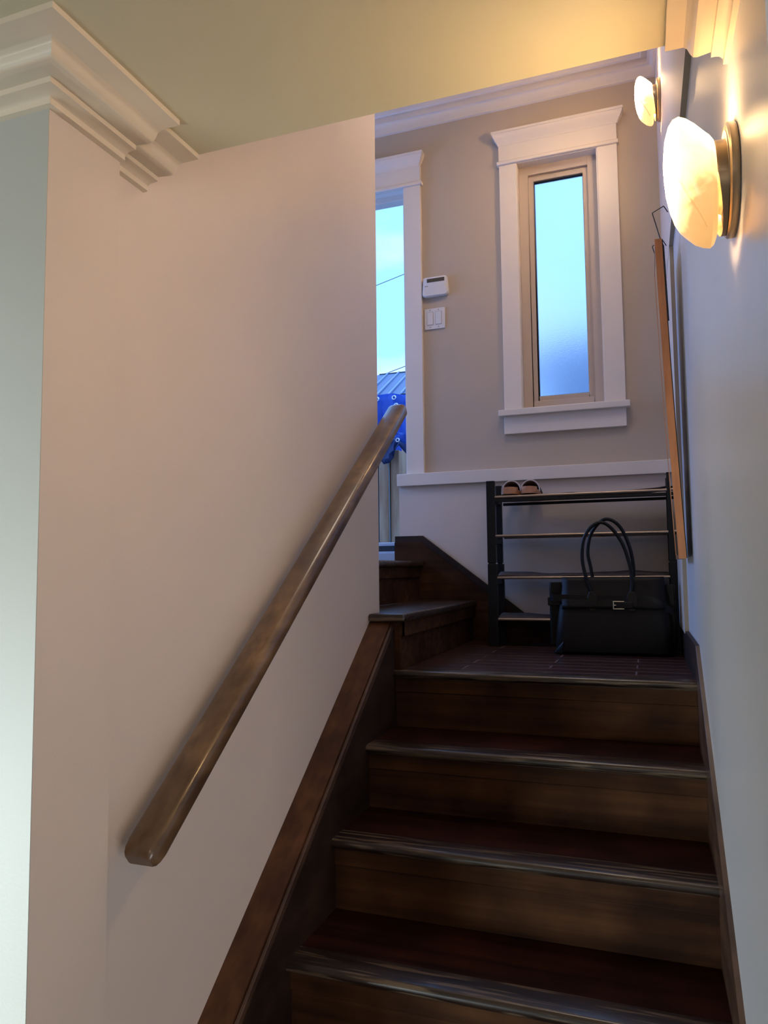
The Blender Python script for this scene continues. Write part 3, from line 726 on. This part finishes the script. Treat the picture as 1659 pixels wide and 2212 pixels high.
tag(B().box(-1.835, -1.775+.06, 5.5, 5.58, -.02, 1.02).bevel(.008, 3).obj('wooden_post', m_post, smooth=True), 'slim pale post behind the thick post', 'post')
# blue tarp hanging from the eave, with a lower loose fold
def sheet(name, rows, mat, parent=None, th=.006):
    b = B().loft(rows, False, False); o = b.obj(name, mat, parent, True); m = o.modifiers.new('thickness', 'SOLIDIFY'); m.thickness = th; return o
tp = thing('tarpaulin', (-2.5, 6.9, 1.2), 'bright blue tarpaulin hanging under the metal roof outside', 'tarpaulin')
rows = []
for k in range(9):
    z = 1.745-.62*k/8
    rows.append([(-3.2+1.1*i/16+.3*(i > 0)*0, 6.9+.035*math.sin(i*1.9+.5*k)+.02*math.sin(.9*k+i), z+.012*math.sin(i*1.3)) for i in range(17)])
sheet('hanging_sheet', rows, m_tarp, tp)
for x, z in ((-2.54, 1.70), (-2.36, 1.70), (-2.34, 1.62)):
    bb = B().tube([(x+.018*math.cos(k*math.pi/8), 6.855, z+.018*math.sin(k*math.pi/8)) for k in range(16)], .007, 6, closed=True); bb.obj('grommet', m_grom, tp, True)
tf = thing('tarpaulin', (-1.8, 5.2, .75), 'blue tarpaulin fold draped over the timber post, shade painted dark', 'tarpaulin')
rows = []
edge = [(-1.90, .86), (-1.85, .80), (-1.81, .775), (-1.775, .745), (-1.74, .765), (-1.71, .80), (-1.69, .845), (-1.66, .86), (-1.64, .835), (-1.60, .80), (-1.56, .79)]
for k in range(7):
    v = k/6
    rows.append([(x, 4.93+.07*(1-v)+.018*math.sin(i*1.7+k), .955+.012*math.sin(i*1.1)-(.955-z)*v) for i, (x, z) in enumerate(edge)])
sheet('draped_sheet', rows, m_tarp_shade, tf)
rows = []
for k in range(5):
    v = k/4
    rows.append([(-1.80+.26*i/10, 4.87+.012*math.sin(i*1.3+k), .955-.008*math.sin(i)-v*(.012+.085*(i/10)**1.2)) for i in range(11)])
tag(sheet('loose_flap', rows, m_tarp, tf), 'brighter blue flap')
B().tube([(-1.648+.012*math.cos(k*math.pi/8), 4.855, .900+.012*math.sin(k*math.pi/8)) for k in range(16)], .004, 6, closed=True).obj('grommet', m_grom, tf, True)
# shed with ribbed metal roof
sh = thing('shed', (-3.0, 8.2, -.02), 'shed with a blue-grey ribbed metal roof beyond the yard', 'shed')
B().hexa([(-4.6, 7.0, 1.745), (-1.2, 7.0, 1.745), (-.78, 8.0, 2.255), (-2.93, 8.0, 2.255), (-4.6, 7.0, 1.76), (-1.2, 7.0, 1.76), (-.78, 8.0, 2.27), (-2.93, 8.0, 2.27)]).obj('roof', m_roof, sh)
for i in range(24):
    x = -4.5+i*.135; x2 = x-.02+.10*0
    dx = -.085; f0 = 0 if x > -3 else (-.0)
    B().hexa([(x, 6.99, 1.760), (x+.014, 6.99, 1.760), (x+.014+dx, 8.0, 2.270), (x+dx, 8.0, 2.270), (x, 6.99, 1.778), (x+.014, 6.99, 1.778), (x+.014+dx, 8.0, 2.288), (x+dx, 8.0, 2.288)]).obj('roof_seam', m_rib, sh) if x > -2.8 else None
B().tube([(-2.93, 8.0, 2.268), (-.78, 8.0, 2.268)], .012, 8).obj('ridge_cap', m_dark, sh)
B().box(-4.6, -1.2, 7.2, 7.3, -.02, 1.80).obj('wall', m_dark, sh)
B().box(-2.33, -2.2, 6.97, 7.02, 1.55, 1.76).obj('bracket', m_dark, sh)
for za, zb, lab in ((4.62, 4.72, 'upper overhead cable crossing the sky'), (3.10, 3.22, 'lower overhead cable just above the shed roof')):
    tag(B().tube([(-6, 11, za-.35), (-4.5, 11, za-.12), (-3, 11, zb+.15), (0, 11, zb+.6)], .006, 6).obj('overhead_cable', m_cable, smooth=True), lab, 'cable')
# neighbouring building seen as a blur through the frosted pane
m_nb = M('pale_blue_siding', (.28, .38, .55), .6)
nb = thing('neighbour_house', (-.6, 10, -.35), 'blue-grey house seen as a blur through the frosted window', 'house')
B().box(-1.15, 3.5, 9.0, 12, -.35, 2.6).obj('wall', m_nb, nb)
B().prism([(-1.18, 8.8, 2.6), (3.8, 8.8, 2.6), (3.8, 12, 2.6), (-1.18, 12, 2.6)], [(-.9, 9.8, 3.0), (3.3, 9.8, 3.0), (3.3, 11.5, 3.0), (-1.8, 11.5, 3.0)]).obj('roof', m_roof, nb)
tag(B().box(-30, 30, 3.7, 40, -.45, -.35).obj('ground', m_grass), 'wet ground outside', 'ground', kind='structure')
